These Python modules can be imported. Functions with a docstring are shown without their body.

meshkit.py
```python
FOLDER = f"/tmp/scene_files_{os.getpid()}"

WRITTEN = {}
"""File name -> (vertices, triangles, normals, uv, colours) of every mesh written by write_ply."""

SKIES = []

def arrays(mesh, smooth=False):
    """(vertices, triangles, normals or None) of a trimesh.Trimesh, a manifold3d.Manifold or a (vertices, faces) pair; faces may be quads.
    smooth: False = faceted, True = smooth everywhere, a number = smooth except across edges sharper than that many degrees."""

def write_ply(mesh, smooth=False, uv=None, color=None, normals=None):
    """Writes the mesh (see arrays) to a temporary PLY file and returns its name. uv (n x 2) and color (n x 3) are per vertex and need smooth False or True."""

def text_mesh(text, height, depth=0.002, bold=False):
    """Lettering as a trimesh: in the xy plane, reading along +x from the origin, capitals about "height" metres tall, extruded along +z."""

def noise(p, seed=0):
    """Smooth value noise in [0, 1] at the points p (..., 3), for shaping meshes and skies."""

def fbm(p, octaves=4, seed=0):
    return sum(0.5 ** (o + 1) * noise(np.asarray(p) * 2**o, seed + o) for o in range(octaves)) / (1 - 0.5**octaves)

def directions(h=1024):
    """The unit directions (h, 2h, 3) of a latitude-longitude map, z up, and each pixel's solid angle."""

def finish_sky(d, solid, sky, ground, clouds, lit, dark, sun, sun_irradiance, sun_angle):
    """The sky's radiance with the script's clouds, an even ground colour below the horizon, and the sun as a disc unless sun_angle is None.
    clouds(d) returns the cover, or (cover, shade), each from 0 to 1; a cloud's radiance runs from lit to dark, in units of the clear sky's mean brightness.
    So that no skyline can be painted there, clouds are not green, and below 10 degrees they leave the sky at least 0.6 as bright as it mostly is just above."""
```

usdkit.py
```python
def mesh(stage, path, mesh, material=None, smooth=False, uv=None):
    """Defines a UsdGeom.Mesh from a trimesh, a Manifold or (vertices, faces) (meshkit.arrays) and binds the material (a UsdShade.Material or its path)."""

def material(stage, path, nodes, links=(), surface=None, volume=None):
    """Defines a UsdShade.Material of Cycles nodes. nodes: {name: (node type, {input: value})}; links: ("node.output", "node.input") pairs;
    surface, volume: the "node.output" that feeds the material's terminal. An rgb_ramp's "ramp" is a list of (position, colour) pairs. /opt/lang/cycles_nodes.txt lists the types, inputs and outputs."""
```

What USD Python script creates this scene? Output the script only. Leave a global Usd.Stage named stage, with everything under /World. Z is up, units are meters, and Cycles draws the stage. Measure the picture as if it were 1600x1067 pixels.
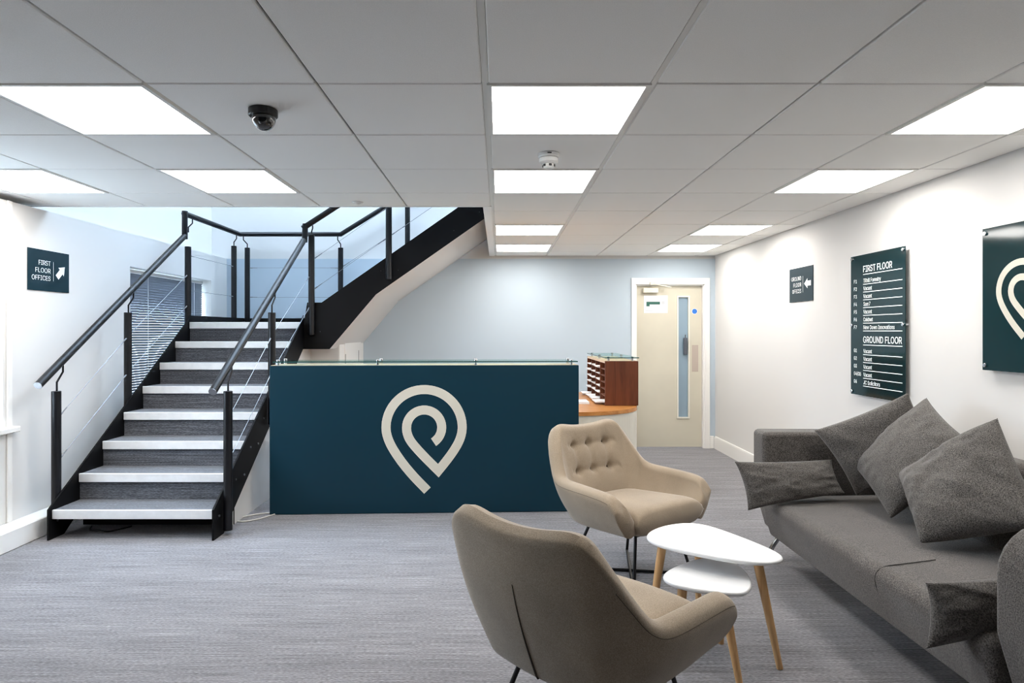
import math, random
import numpy as np
import trimesh
import shapely
from shapely.geometry import Polygon, LineString, Point, box as sbox
from shapely import affinity
import usdkit, meshkit
from pxr import Usd, UsdGeom, UsdLux, UsdShade, Gf, Sdf, Vt

random.seed(7)
RNG = np.random.default_rng(7)
PI = math.pi
HC = 1.365                      # eye height

stage = Usd.Stage.CreateInMemory()
UsdGeom.SetStageUpAxis(stage, UsdGeom.Tokens.z)
UsdGeom.SetStageMetersPerUnit(stage, 1.0)
UsdGeom.Xform.Define(stage, '/World')
UsdGeom.Scope.Define(stage, '/World/Looks')

# ------------------------------------------------------------------ camera, sky, exposure
cam = UsdGeom.Camera.Define(stage, '/World/Camera')
cam.AddTranslateOp().Set(Gf.Vec3d(0, 0, HC))
cam.AddRotateXOp().Set(90.0)
cam.CreateFocalLengthAttr(22.5)
cam.CreateHorizontalApertureAttr(36.0)
cam.CreateVerticalApertureAttr(36.0 * 1067 / 1600)
cam.CreateHorizontalApertureOffsetAttr(0.45)
cam.CreateVerticalApertureOffsetAttr(-0.36)
cam.CreateClippingRangeAttr(Gf.Vec2f(0.02, 200))
cam.CreateExposureAttr(0.7)

SKY = 3.0
LAMP = 10.5
sky = UsdLux.DomeLight.Define(stage, '/World/Sky')
sky.CreateIntensityAttr(SKY)
sky.CreateColorAttr(Gf.Vec3f(0.62, 0.78, 1.0))

# ------------------------------------------------------------------ helpers
def lin(r, g, b):
    return tuple((c / 255 / 12.92) if c / 255 <= 0.04045 else ((c / 255 + 0.055) / 1.055) ** 2.4 for c in (r, g, b))

names = {}
def numbered(parent, name):
    k = (parent, name)
    n = names.get(k, 0)
    names[k] = n + 1
    return f'{parent}/{name}' if n == 0 else f'{parent}/{name}_{n:03d}'

def P(parent):
    if parent is None:
        return '/World'
    return parent if isinstance(parent, str) else str(parent.GetPath())

def obj(name, mesh, mat, parent=None, smooth=35):
    m = usdkit.mesh(stage, numbered(P(parent), name), mesh, M[mat], smooth=smooth)
    return m.GetPrim()

def tag(o, label=None, cat=None, group=None, kind=None):
    for k, v in (('label', label), ('category', cat), ('group', group), ('kind', kind)):
        if v:
            o.SetCustomDataByKey(k, v)
    return o

def thing(name, label, cat, loc=(0, 0, 0), rotz=0, group=None):
    x = UsdGeom.Xform.Define(stage, numbered('/World', name))
    x.AddTranslateOp().Set(Gf.Vec3d(*loc))
    x.AddRotateZOp().Set(float(rotz))
    return tag(x.GetPrim(), label, cat, group)

def dup(src, name, loc, rotz, label, cat, group=None):
    r = thing(name, label, cat, loc, rotz, group)
    r.GetReferences().AddInternalReference(src.GetPath())
    r.SetInstanceable(True)
    return r

def holder(name):
    x = UsdGeom.Xform.Define(stage, numbered('/World', name)).GetPrim()
    return tag(x, kind='structure')

def struct(name, mesh, mat, parent=None, smooth=35):
    o = obj(name, mesh, mat, parent, smooth)
    if parent is None:
        tag(o, kind='structure')
    return o

def cat(ms):
    return trimesh.util.concatenate(ms)

def bx(x0, x1, y0, y1, z0, z1, bev=0.0):
    a, b = np.array([min(x0, x1), min(y0, y1), min(z0, z1)]), np.array([max(x0, x1), max(y0, y1), max(z0, z1)])
    if bev <= 0:
        m = trimesh.creation.box(b - a)
        m.apply_translation((a + b) / 2)
        return m
    bev = min(bev, (b - a).min() * 0.45)
    pts = []
    for sx in (0, 1):
        for sy in (0, 1):
            for sz in (0, 1):
                c = np.where([sx, sy, sz], b, a)
                s = np.where([sx, sy, sz], -1, 1) * bev
                for k in range(3):
                    q = c + s
                    q[k] = c[k]
                    pts.append(q)
    return trimesh.convex.convex_hull(np.array(pts))

ICO = trimesh.creation.icosphere(2, 1.0).vertices
def rhull(pts):
    """Convex hull of balls: pts are (x, y, z, r)."""
    return trimesh.convex.convex_hull(np.vstack([ICO * p[3] + np.array(p[:3]) for p in pts]))

def rbox(x0, x1, y0, y1, z0, z1, r):
    return rhull([(x, y, z, r) for x in (x0 + r, x1 - r) for y in (y0 + r, y1 - r) for z in (z0 + r, z1 - r)])

def tube(pts, r, n=12, closed=False):
    pts = np.array(pts, float)
    rs = np.full(len(pts), r, float) if np.ndim(r) == 0 else np.array(r, float)
    t = np.gradient(pts, axis=0) if len(pts) > 2 else np.repeat((pts[1] - pts[0])[None], 2, 0)
    if len(pts) > 2:
        d = np.diff(pts, axis=0)
        d /= np.linalg.norm(d, axis=1)[:, None]
        t[1:-1] = d[1:] + d[:-1]
        t[0], t[-1] = d[0], d[-1]
    t /= np.linalg.norm(t, axis=1)[:, None]
    ref = np.array([0, 0, 1.0]) if abs(t[0][2]) < 0.9 else np.array([1.0, 0, 0])
    rings, u = [], None
    for i in range(len(pts)):
        u = (ref if u is None else u)
        u = u - t[i] * (u @ t[i])
        u /= np.linalg.norm(u)
        w = np.cross(t[i], u)
        k = 1.0
        if 0 < i < len(pts) - 1:
            c = d[i - 1] @ d[i]
            k = 1 / max(math.sqrt((1 + c) / 2), 0.5)
        a = np.arange(n) / n * 2 * PI
        bis = None
        ring = pts[i] + rs[i] * (np.cos(a)[:, None] * u + np.sin(a)[:, None] * w)
        if k > 1.001:                      # mitre: stretch in the bend plane
            nrm = d[i] - d[i - 1]
            nrm /= np.linalg.norm(nrm)
            off = ring - pts[i]
            ring = pts[i] + off + np.outer(off @ nrm, nrm) * (k - 1)
        rings.append(ring)
    v = np.vstack(rings + [pts[:1], pts[-1:]])
    f = []
    m = len(pts)
    for i in range(m - 1):
        for j in range(n):
            a, b = i * n + j, i * n + (j + 1) % n
            f += [[a, b, b + n], [a, b + n, a + n]]
    for j in range(n):
        f += [[m * n, (j + 1) % n, j], [m * n + 1, (m - 1) * n + j, (m - 1) * n + (j + 1) % n]]
    return trimesh.Trimesh(v, np.array(f), process=False)

def lathe(profile, n=32, at=(0, 0, 0)):
    """profile: (radius, z) from bottom to top."""
    m = trimesh.creation.revolve(np.array(profile, float), sections=n)
    m.apply_translation(at)
    return m

def frame(origin, xd, yd):
    xd, yd = np.array(xd, float), np.array(yd, float)
    xd /= np.linalg.norm(xd)
    yd /= np.linalg.norm(yd)
    T = np.eye(4)
    T[:3, 0], T[:3, 1], T[:3, 2], T[:3, 3] = xd, yd, np.cross(xd, yd), origin
    return T

def prism(poly, depth, T=None):
    """Extrudes a shapely polygon of local x, y by depth along local z, placed with T."""
    polys = getattr(poly, 'geoms', [poly])
    m = cat([trimesh.creation.extrude_polygon(g, depth, engine='earcut') for g in polys])
    if T is not None:
        m.apply_transform(T)
    return m

def xz_prism(pts, y0, y1):          # polygon of (x, z) between two depths
    return prism(Polygon(pts).buffer(0), abs(y1 - y0), frame((0, max(y0, y1), 0), (1, 0, 0), (0, 0, 1)))

def yz_prism(pts, x0, x1):          # polygon of (y, z) between two x
    return prism(Polygon(pts).buffer(0), abs(x1 - x0), frame((min(x0, x1), 0, 0), (0, 1, 0), (0, 0, 1)))

def lettering(text, cap, T, width=None, align='l', depth=0.0015, bold=False):
    m = meshkit.text_mesh(text, cap, depth, bold)
    x0, x1 = m.bounds[0][0], m.bounds[1][0]
    m.apply_translation((-x0, 0, 0))
    if width:
        m.apply_scale([width / (x1 - x0), 1, 1])
    w = m.bounds[1][0]
    if align == 'r':
        m.apply_translation((-w, 0, 0))
    elif align == 'c':
        m.apply_translation((-w / 2, 0, 0))
    m.apply_transform(T)
    return m

def smooth_line(pts, n, sig):
    """Dense resampling of a polyline, softened."""
    from scipy.ndimage import gaussian_filter1d
    pts = np.array(pts, float)
    s = np.concatenate([[0], np.cumsum(np.linalg.norm(np.diff(pts, axis=0), axis=1))])
    t = np.linspace(0, s[-1], n)
    q = np.stack([np.interp(t, s, pts[:, k]) for k in range(pts.shape[1])], 1)
    g = gaussian_filter1d(q, sig, axis=0, mode='nearest')
    g[0], g[-1] = q[0], q[-1]
    return g

def spline_closed(pts, n=96):
    from scipy.interpolate import CubicSpline
    pts = np.array(pts, float)
    c = np.vstack([pts, pts[:1]])
    s = np.concatenate([[0], np.cumsum(np.linalg.norm(np.diff(c, axis=0), axis=1) ** 0.6)])
    return CubicSpline(s, c, bc_type='periodic')(np.linspace(0, s[-1], n, endpoint=False))

def grid_faces(nu, nv, flip=False):
    f = []
    for i in range(nu - 1):
        for j in range(nv - 1):
            a, b, c, d = i * nv + j, (i + 1) * nv + j, (i + 1) * nv + j + 1, i * nv + j + 1
            f += [[a, b, c], [a, c, d]]
    f = np.array(f)
    return f[:, ::-1] if flip else f

# ------------------------------------------------------------------ materials
M = {}
def mat(name, color, rough=0.5, metal=0.0, spec=0.5, noise=None, bump=None, **kw):
    """Plain principled; noise = (scale, amount) varies the tone, bump = (scale, strength, distance)."""
    nodes = {'p': ('principled_bsdf', dict(base_color=color, roughness=rough, metallic=metal, specular_ior_level=spec, **kw))}
    links = []
    if noise or bump:
        nodes['tc'] = ('texture_coordinate', {})
    if noise:
        sc, am = noise[:2]
        nodes['n'] = ('noise_texture', dict(scale=sc, detail=4.0, roughness=0.6))
        c = np.array(color)
        nodes['r'] = ('rgb_ramp', dict(ramp=[(0.3, tuple(np.clip(c * (1 - am), 0, 1))), (0.7, tuple(np.clip(c * (1 + am), 0, 1)))]))
        links += [('tc.object', 'n.vector'), ('n.fac', 'r.fac'), ('r.color', 'p.base_color')]
    if bump:
        nodes['bn'] = ('noise_texture', dict(scale=bump[0], detail=3.0))
        nodes['b'] = ('bump', dict(strength=bump[1], distance=bump[2]))
        links += [('tc.object', 'bn.vector'), ('bn.fac', 'b.height'), ('b.normal', 'p.normal')]
    M[name] = usdkit.material(stage, f'/World/Looks/{name}', nodes, links, surface='p.BSDF')

mat('white_paint', lin(224, 222, 219), 0.75, spec=0.25, bump=(90, 0.08, 0.002))
mat('blue_paint', lin(190, 203, 213), 0.75, spec=0.25, bump=(90, 0.08, 0.002))
mat('slate_paint', lin(58, 66, 70), 0.7)
mat('white_gloss', lin(242, 240, 236), 0.35)
mat('boxing_paint', lin(240, 239, 236), 0.5)
mat('ceiling_tile', lin(246, 245, 242), 0.9, spec=0.15, noise=(260, 0.035), bump=(320, 0.18, 0.002))
mat('tee_white', lin(225, 224, 220), 0.45)
mat('ceiling_void', lin(120, 119, 117), 0.9)
mat('black_steel', lin(14, 15, 19), 0.36, spec=0.4, bump=(400, 0.05, 0.0006))
mat('black_plate', lin(7, 7, 9), 0.55, spec=0.2, bump=(300, 0.06, 0.0008))
mat('steel', lin(150, 152, 156), 0.35, metal=1.0)
mat('chrome', lin(215, 216, 220), 0.12, metal=1.0)
mat('aluminium', lin(240, 240, 240), 0.38, metal=0.2, noise=(14, 0.05))
mat('teal_panel', lin(1, 45, 60), 0.42, spec=0.35)
mat('teal_gloss', lin(3, 42, 47), 0.07, spec=0.5)
mat('sign_matt', lin(17, 44, 54), 0.3, spec=0.4)
mat('cream_vinyl', lin(212, 207, 193), 0.5)
mat('white_vinyl', lin(236, 238, 238), 0.5)
mat('cream_laminate', lin(214, 210, 198), 0.5)
mat('door_cream', lin(206, 200, 182), 0.5, noise=(3, 0.03))
mat('bead', lin(232, 228, 216), 0.45)
mat('obscured_glass', lin(140, 162, 178), 0.16, spec=0.6)
mat('plastic_white', lin(232, 232, 230), 0.4)
mat('plastic_ivory', lin(226, 219, 200), 0.4)
mat('plastic_black', lin(10, 10, 11), 0.4)
mat('dome_dark', lin(14, 14, 15), 0.05, spec=0.7, coat_weight=1.0)
mat('vent_dark', lin(45, 45, 46), 0.6)
mat('lacquer_white', lin(238, 239, 240), 0.25)
mat('paper', lin(236, 236, 238), 0.8)
mat('green_print', lin(38, 92, 80), 0.6)
mat('grey_print', lin(196, 198, 202), 0.6)
mat('blue_print', lin(45, 118, 210), 0.5)
mat('slat', lin(122, 128, 138), 0.5)
mat('cord_white', lin(225, 228, 232), 0.6)
mat('cable_white', lin(222, 218, 210), 0.5)
mat('handle_grey', lin(98, 104, 114), 0.3, metal=0.6)
mat('plate_metal', lin(205, 190, 178), 0.3, metal=0.5)
mat('button', lin(96, 84, 72), 0.9)
mat('seam', lin(70, 61, 51), 0.9)
mat('piping', lin(98, 87, 74), 0.9)
mat('sofa_seam', lin(46, 44, 43), 0.9)
mat('ground', lin(172, 171, 166), 0.9)

def emitter(name, color, strength):
    M[name] = usdkit.material(stage, f'/World/Looks/{name}', {'e': ('emission', dict(color=color, strength=strength))}, [], surface='e.emission')
emitter('lamp_white', (1.0, 0.965, 0.92), LAMP)

def fabric(name, dark, light, scale, rough=0.95, sheen=0.25, bump=0.35):
    nodes = {
        'tc': ('texture_coordinate', {}),
        'n': ('noise_texture', dict(scale=scale, detail=2.0, roughness=0.7)),
        'r': ('rgb_ramp', dict(ramp=[(0.36, dark), (0.64, light)])),
        'w': ('noise_texture', dict(scale=6.0, detail=3.0)),
        'wr': ('rgb_ramp', dict(ramp=[(0.3, (0.9, 0.9, 0.9)), (0.7, (1.08, 1.08, 1.08))])),
        'm': ('mix_color', dict(blend_type='multiply', fac=1.0)),
        'b': ('bump', dict(strength=bump, distance=0.002)),
        'p': ('principled_bsdf', dict(roughness=rough, specular_ior_level=0.15, sheen_weight=sheen, sheen_roughness=0.5)),
    }
    links = [('tc.object', 'n.vector'), ('tc.object', 'w.vector'), ('n.fac', 'r.fac'), ('w.fac', 'wr.fac'), ('r.color', 'm.a'), ('wr.color', 'm.b'),
             ('m.result', 'p.base_color'), ('n.fac', 'b.height'), ('b.normal', 'p.normal')]
    M[name] = usdkit.material(stage, f'/World/Looks/{name}', nodes, links, surface='p.BSDF')
fabric('taupe_fabric', lin(142, 127, 108), lin(170, 154, 134), 300, sheen=0.35, bump=0.2)
fabric('sofa_fabric', lin(56, 53, 51), lin(116, 111, 107), 230, bump=0.45)
fabric('cushion_fabric', lin(52, 50, 49), lin(112, 108, 104), 230, bump=0.45)

def carpet(name, dark, mid, light):
    nodes = {
        'g': ('geometry', {}),
        'm1': ('mapping', dict(mapping_type='point', scale=(3.0, 250.0, 250.0))),
        'n1': ('noise_texture', dict(scale=1.0, detail=5.0, roughness=0.75)),
        'm2': ('mapping', dict(mapping_type='point', scale=(60.0, 420.0, 420.0))),
        'n2': ('noise_texture', dict(scale=1.0, detail=2.0)),
        'm3': ('mapping', dict(mapping_type='point', scale=(0.9, 9.0, 9.0))),
        'n3': ('noise_texture', dict(scale=1.0, detail=3.0)),
        'a': ('mix_float', dict(fac=0.42)),
        'a2': ('mix_float', dict(fac=0.1)),
        'r': ('rgb_ramp', dict(ramp=[(0.36, dark), (0.5, mid), (0.64, light)])),
        'b': ('bump', dict(strength=0.35, distance=0.004)),
        'p': ('principled_bsdf', dict(roughness=0.95, specular_ior_level=0.12, sheen_weight=0.25, sheen_roughness=0.6)),
    }
    links = [('g.position', 'm1.vector'), ('g.position', 'm2.vector'), ('g.position', 'm3.vector'), ('m1.vector', 'n1.vector'), ('m2.vector', 'n2.vector'),
             ('m3.vector', 'n3.vector'), ('n1.fac', 'a.a'), ('n2.fac', 'a.b'), ('a.result', 'a2.a'), ('n3.fac', 'a2.b'), ('a2.result', 'r.fac'),
             ('r.color', 'p.base_color'), ('a.result', 'b.height'), ('b.normal', 'p.normal')]
    M[name] = usdkit.material(stage, f'/World/Looks/{name}', nodes, links, surface='p.BSDF')
carpet('carpet', lin(44, 43, 47), lin(119, 117, 121), lin(178, 176, 180))
carpet('stair_carpet', lin(30, 31, 34), lin(84, 86, 92), lin(140, 142, 150))

def wood(name, dark, light, axis_scale, rough=0.4):
    nodes = {
        'tc': ('texture_coordinate', {}),
        'm': ('mapping', dict(mapping_type='point', scale=axis_scale)),
        'n': ('noise_texture', dict(scale=1.0, detail=6.0, roughness=0.65, distortion=0.6)),
        'r': ('rgb_ramp', dict(ramp=[(0.32, dark), (0.68, light)])),
        'p': ('principled_bsdf', dict(roughness=rough, specular_ior_level=0.4)),
    }
    M[name] = usdkit.material(stage, f'/World/Looks/{name}', nodes, [('tc.object', 'm.vector'), ('m.vector', 'n.vector'), ('n.fac', 'r.fac'), ('r.color', 'p.base_color')], surface='p.BSDF')
wood('walnut', lin(84, 44, 28), lin(122, 70, 46), (16, 16, 1.5))
wood('honey_wood', lin(176, 112, 52), lin(206, 146, 84), (3, 26, 26), 0.3)
wood('pale_wood', lin(205, 172, 140), lin(226, 198, 166), (3, 26, 26))
wood('oak', lin(188, 142, 92), lin(218, 178, 128), (40, 40, 4))

# clear glass with a green edge, and window panes that let daylight pass
M['shelf_glass'] = usdkit.material(stage, '/World/Looks/shelf_glass', {
    't': ('transparent_bsdf', dict(color=(0.80, 0.90, 0.88))), 'g': ('glossy_bsdf', dict(color=(1, 1, 1), roughness=0.03)),
    'm': ('mix_closure', dict(fac=0.10))},
    [('t.BSDF', 'm.closure1'), ('g.BSDF', 'm.closure2')], surface='m.closure')
mat('glass_edge', lin(38, 78, 78), 0.15, spec=0.5)
M['pane'] = usdkit.material(stage, '/World/Looks/pane', {
    't': ('transparent_bsdf', dict(color=(0.95, 0.97, 0.97))), 'g': ('glossy_bsdf', dict(color=(1, 1, 1), roughness=0.02)),
    'm': ('mix_closure', dict(fac=0.05))},
    [('t.BSDF', 'm.closure1'), ('g.BSDF', 'm.closure2')], surface='m.closure')

# ------------------------------------------------------------------ the room
XL, XR, YF, YB = -3.18, 2.52, -1.3, 7.47       # left wall face, right wall face, wall behind the camera, back wall
ZC = HC + 0.88                                  # suspended ceiling
ZL = HC + 0.845                                 # top of the lower (thicker) wall and of the blue paint
XO, YO = -0.05, 4.52                            # stair opening: right edge and front edge
ZT = 5.0                                        # top of the stairwell

struct('floor', bx(-3.6, XR + 0.2, YF - 0.1, YB + 0.2, -0.1, 0), 'carpet')

# left wall: two windows, the nearer one mostly outside the frame, the further with a blind behind the stairs
W1 = (2.90, 4.10, 0.74, 2.10)
W2 = (5.515, 7.067, 0.66, HC + 0.56)
wl = sbox(YF - 0.1, -0.0, YB + 0.1, ZL)
for w in (W1, W2):
    wl = wl.difference(sbox(w[0], w[2], w[1], w[3]))
h = holder('wall_left')
obj('lower_wall', prism(wl, 0.30, frame((XL - 0.30, 0, 0), (0, 1, 0), (0, 0, 1))), 'white_paint', h)
obj('upper_wall', bx(XL - 0.30, XL - 0.18, YF - 0.1, YB + 0.1, ZL, ZT), 'white_paint', h)

# right wall, back wall with the doorway, wall behind the camera
struct('wall_right', bx(XR, XR + 0.15, YF - 0.1, YB + 0.1, 0, ZC + 0.05), 'white_paint')
DX0, DX1, DZ = (992.5 - 780) * YB / 1000, (1101 - 780) * YB / 1000, HC + (517.5 - 443.5) * YB / 1000
wb = sbox(XL - 0.25, 0, XR + 0.1, ZL).difference(sbox(DX0, -0.1, DX1, DZ))
h = holder('wall_back')
obj('painted_wall', prism(wb.intersection(sbox(-9, 0, 9, ZL)), 0.14, frame((0, YB + 0.14, 0), (1, 0, 0), (0, 0, 1))), 'blue_paint', h)
obj('upper_wall', bx(XL - 0.25, 2.7, YB + 0.012, YB + 0.14, ZL, ZT), 'white_paint', h)
struct('wall_front', bx(-3.5, XR + 0.15, YF - 0.12, YF, 0, ZC + 0.1), 'slate_paint')

# skirting and the boxed-in pipes along the left wall
struct('baseboard_right', xz_prism([(0, 0), (0.018, 0), (0.018, 0.125), (0.008, 0.145), (0, 0.145)], YF, YB - 0.018).apply_transform(np.array([[-1, 0, 0, XR], [0, 1, 0, 0], [0, 0, 1, 0], [0, 0, 0, 1.0]])), 'white_gloss')
struct('baseboard_back', bx(2.455, XR - 0.018, YB - 0.018, YB, 0, 0.145, 0.004), 'white_gloss')
struct('baseboard_left', bx(XL, -3.03, YF, YB, 0, 0.128, 0.006), 'boxing_paint')
struct('trim_1', bx(XL, XL + 0.014, 4.125, 4.165, 0.128, ZL, 0.003), 'white_gloss')

# suspended ceiling: every tile its own piece, black joints, wider tees beside the lights
CX = [-3.42, -3.095, -2.48, -1.87, -1.262, -0.652, -0.05, 0.550, 1.137, 1.722, 2.285, 2.52]
CY = [-1.3, -0.72, -0.12, 0.48, 1.08, 1.68, 2.278, 2.87, 3.475, 4.08, 4.685, 5.28, 5.88, 6.47, 7.07, 7.47]
WIDE = {6: 0.012, 7: 0.011}
lamp_cells = {(6, 6), (3, 6), (9, 6), (6, 8), (3, 8), (1, 8), (9, 8), (6, 11), (9, 11), (6, 13), (9, 13)}
h = holder('ceiling')
for i in range(len(CX) - 1):
    for j in range(len(CY) - 1):
        x0, x1, y0, y1 = CX[i], CX[i + 1], CY[j], CY[j + 1]
        if x1 <= XO + 1e-6:
            if y0 >= YO:
                continue
            y1 = min(y1, YO)
        if (i, j) in lamp_cells:
            continue
        g0, g1 = WIDE.get(i, 0.0045), WIDE.get(i + 1, 0.0045)
        obj('ceiling_tile', bx(x0 + g0, x1 - g1, y0 + 0.004, y1 - 0.004, ZC + random.uniform(0, 0.0012), ZC + 0.018, 0.004), 'ceiling_tile', h)
for k, w in WIDE.items():
    obj('ceiling_tee', bx(CX[k] - w + 0.001, CX[k] + w - 0.001, YF, YB, ZC + 0.004, ZC + 0.03), 'tee_white', h)
obj('backing_board', cat([bx(-3.45, XR, YF, YO, ZC + 0.03, ZC + 0.05), bx(XO, XR, YO, YB, ZC + 0.03, ZC + 0.05)]), 'ceiling_void', h)

# edges of the stair opening, the upper floor beside it, and the stairwell above
struct('trim_2', bx(-0.115, XO - 0.004, YO, YB + 0.01, ZC - 0.002, ZC + 0.36), 'white_gloss')
struct('trim_3', bx(-3.36, -0.115, YO - 0.02, YO, ZC - 0.004, ZC + 0.36), 'white_gloss')
struct('floor_upper', cat([bx(-0.115, 2.7, YO, YB + 0.1, ZC + 0.06, ZC + 0.36), bx(-3.4, 2.7, 2.2, YO - 0.02, ZC + 0.06, ZC + 0.36)]), 'stair_carpet')
struct('wall_upper_front', bx(-3.5, 2.7, 2.1, 2.2, ZC + 0.36, ZT), 'white_paint')
struct('wall_upper_right', bx(2.6, 2.75, 2.1, YB + 0.14, ZC + 0.06, ZT), 'white_paint')
SKYL = (-2.7, 1.2, 5.2, 7.3)
struct('ceiling_upper', prism(sbox(-3.5, 2.1, 2.75, YB + 0.14).difference(sbox(SKYL[0], SKYL[2], SKYL[1], SKYL[3])), 0.15, frame((0, 0, ZT), (1, 0, 0), (0, 1, 0))), 'white_paint')

# windows
def window(name, w, mullions, sill=True, recess=0.16):
    y0, y1, z0, z1 = w
    hh = holder(name)
    xa, xb = XL - recess - 0.06, XL - recess
    fr = 0.055
    obj('window_frame', cat([bx(xa, xb, y0, y1, z0, z0 + fr, 0.004), bx(xa, xb, y0, y1, z1 - fr, z1, 0.004), bx(xa, xb, y0, y0 + fr, z0 + fr, z1 - fr, 0.004), bx(xa, xb, y1 - fr, y1, z0 + fr, z1 - fr, 0.004)]), 'white_gloss', hh)
    edges = np.linspace(y0 + fr, y1 - fr, mullions + 2)
    for m in edges[1:-1]:
        obj('mullion', bx(xa, xb, m - 0.03, m + 0.03, z0 + fr, z1 - fr, 0.004), 'white_gloss', hh)
    for a, b in zip(edges[:-1], edges[1:]):
        obj('window_pane', bx(xa + 0.025, xa + 0.031, a, b, z0 + fr, z1 - fr), 'pane', hh, smooth=False)
    if sill:
        obj('window_sill', bx(XL - recess, XL + 0.05, y0 - 0.06, y1 + 0.09, z0 - 0.03, z0 + 0.005, 0.005), 'white_gloss', hh)
    return hh
window('window_1', W1, 1)
window('window_2', W2, 0, sill=False)
hh = holder('window_3')
obj('window_frame', cat([bx(SKYL[0] - 0.06, SKYL[2] + 0.06, SKYL[1] - 0.06, SKYL[1], ZT - 0.02, ZT + 0.2), bx(SKYL[0] - 0.06, SKYL[2] + 0.06, SKYL[3], SKYL[3] + 0.06, ZT - 0.02, ZT + 0.2),
                         bx(SKYL[0] - 0.06, SKYL[0], SKYL[1], SKYL[3], ZT - 0.02, ZT + 0.2), bx(SKYL[2], SKYL[2] + 0.06, SKYL[1], SKYL[3], ZT - 0.02, ZT + 0.2)]), 'white_gloss', hh)
obj('window_pane', bx(SKYL[0], SKYL[2], SKYL[1], SKYL[3], ZT + 0.17, ZT + 0.178), 'pane', hh, smooth=False)
tag(obj('ground_outside', bx(-40, -3.5, -30, 40, -0.2, -0.1), 'ground'), kind='structure')

# ------------------------------------------------------------------ door
DY = YB + 0.05                                   # face of the door leaf
def wall_at(px, py, y):
    return (px - 780) * y / 1000, HC + (517.5 - py) * y / 1000
d = holder('door_1')
lx0, lx1, lz = DX0 + 0.02, DX1 - 0.02, DZ - 0.018
vx0, vz1 = wall_at(1059.8, 464.3, DY)
vx1, vz0 = wall_at(1075.2, 651.5, DY)
leaf = sbox(lx0, 0.006, lx1, lz).difference(sbox(vx0, vz0, vx1, vz1))
obj('door_leaf', prism(leaf, 0.045, frame((0, DY + 0.045, 0), (1, 0, 0), (0, 0, 1))), 'door_cream', d)
obj('glass_pane', bx(vx0, vx1, DY + 0.015, DY + 0.022, vz0, vz1), 'obscured_glass', d)
obj('glazing_bead', prism(sbox(vx0 - 0.016, vz0 - 0.016, vx1 + 0.016, vz1 + 0.016).difference(sbox(vx0, vz0, vx1, vz1)), 0.012, frame((0, DY, 0), (1, 0, 0), (0, 0, 1))), 'bead', d)
obj('door_lining', cat([bx(DX0, DX0 + 0.018, YB - 0.002, YB + 0.14, 0, DZ), bx(DX1 - 0.018, DX1, YB - 0.002, YB + 0.14, 0, DZ), bx(DX0, DX1, YB - 0.002, YB + 0.14, DZ - 0.016, DZ)]), 'white_gloss', d)
ax0, az1 = wall_at(986.5, 434.5, YB)
ax1, _ = wall_at(1108.5, 434.5, YB)
obj('architrave', prism(sbox(ax0, 0, ax1, az1).difference(sbox(DX0 + 0.005, -0.1, DX1 - 0.005, DZ - 0.005)), 0.018, frame((0, YB, 0), (1, 0, 0), (0, 0, 1))), 'white_gloss', d)
c0, c1 = wall_at(1003.8, 450, DY), wall_at(1027, 457.8, DY)
cl = obj('door_closer', rbox(c0[0], c1[0], DY - 0.055, DY, c1[1], c0[1], 0.006), 'plastic_ivory', d)
b0, b1 = wall_at(1013, 441.5, DY), wall_at(1021.2, 446, DY)
obj('closer_bracket', rbox(b0[0], b1[0], YB - 0.045, YB, b1[1], b0[1], 0.004), 'plastic_ivory', cl)
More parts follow.
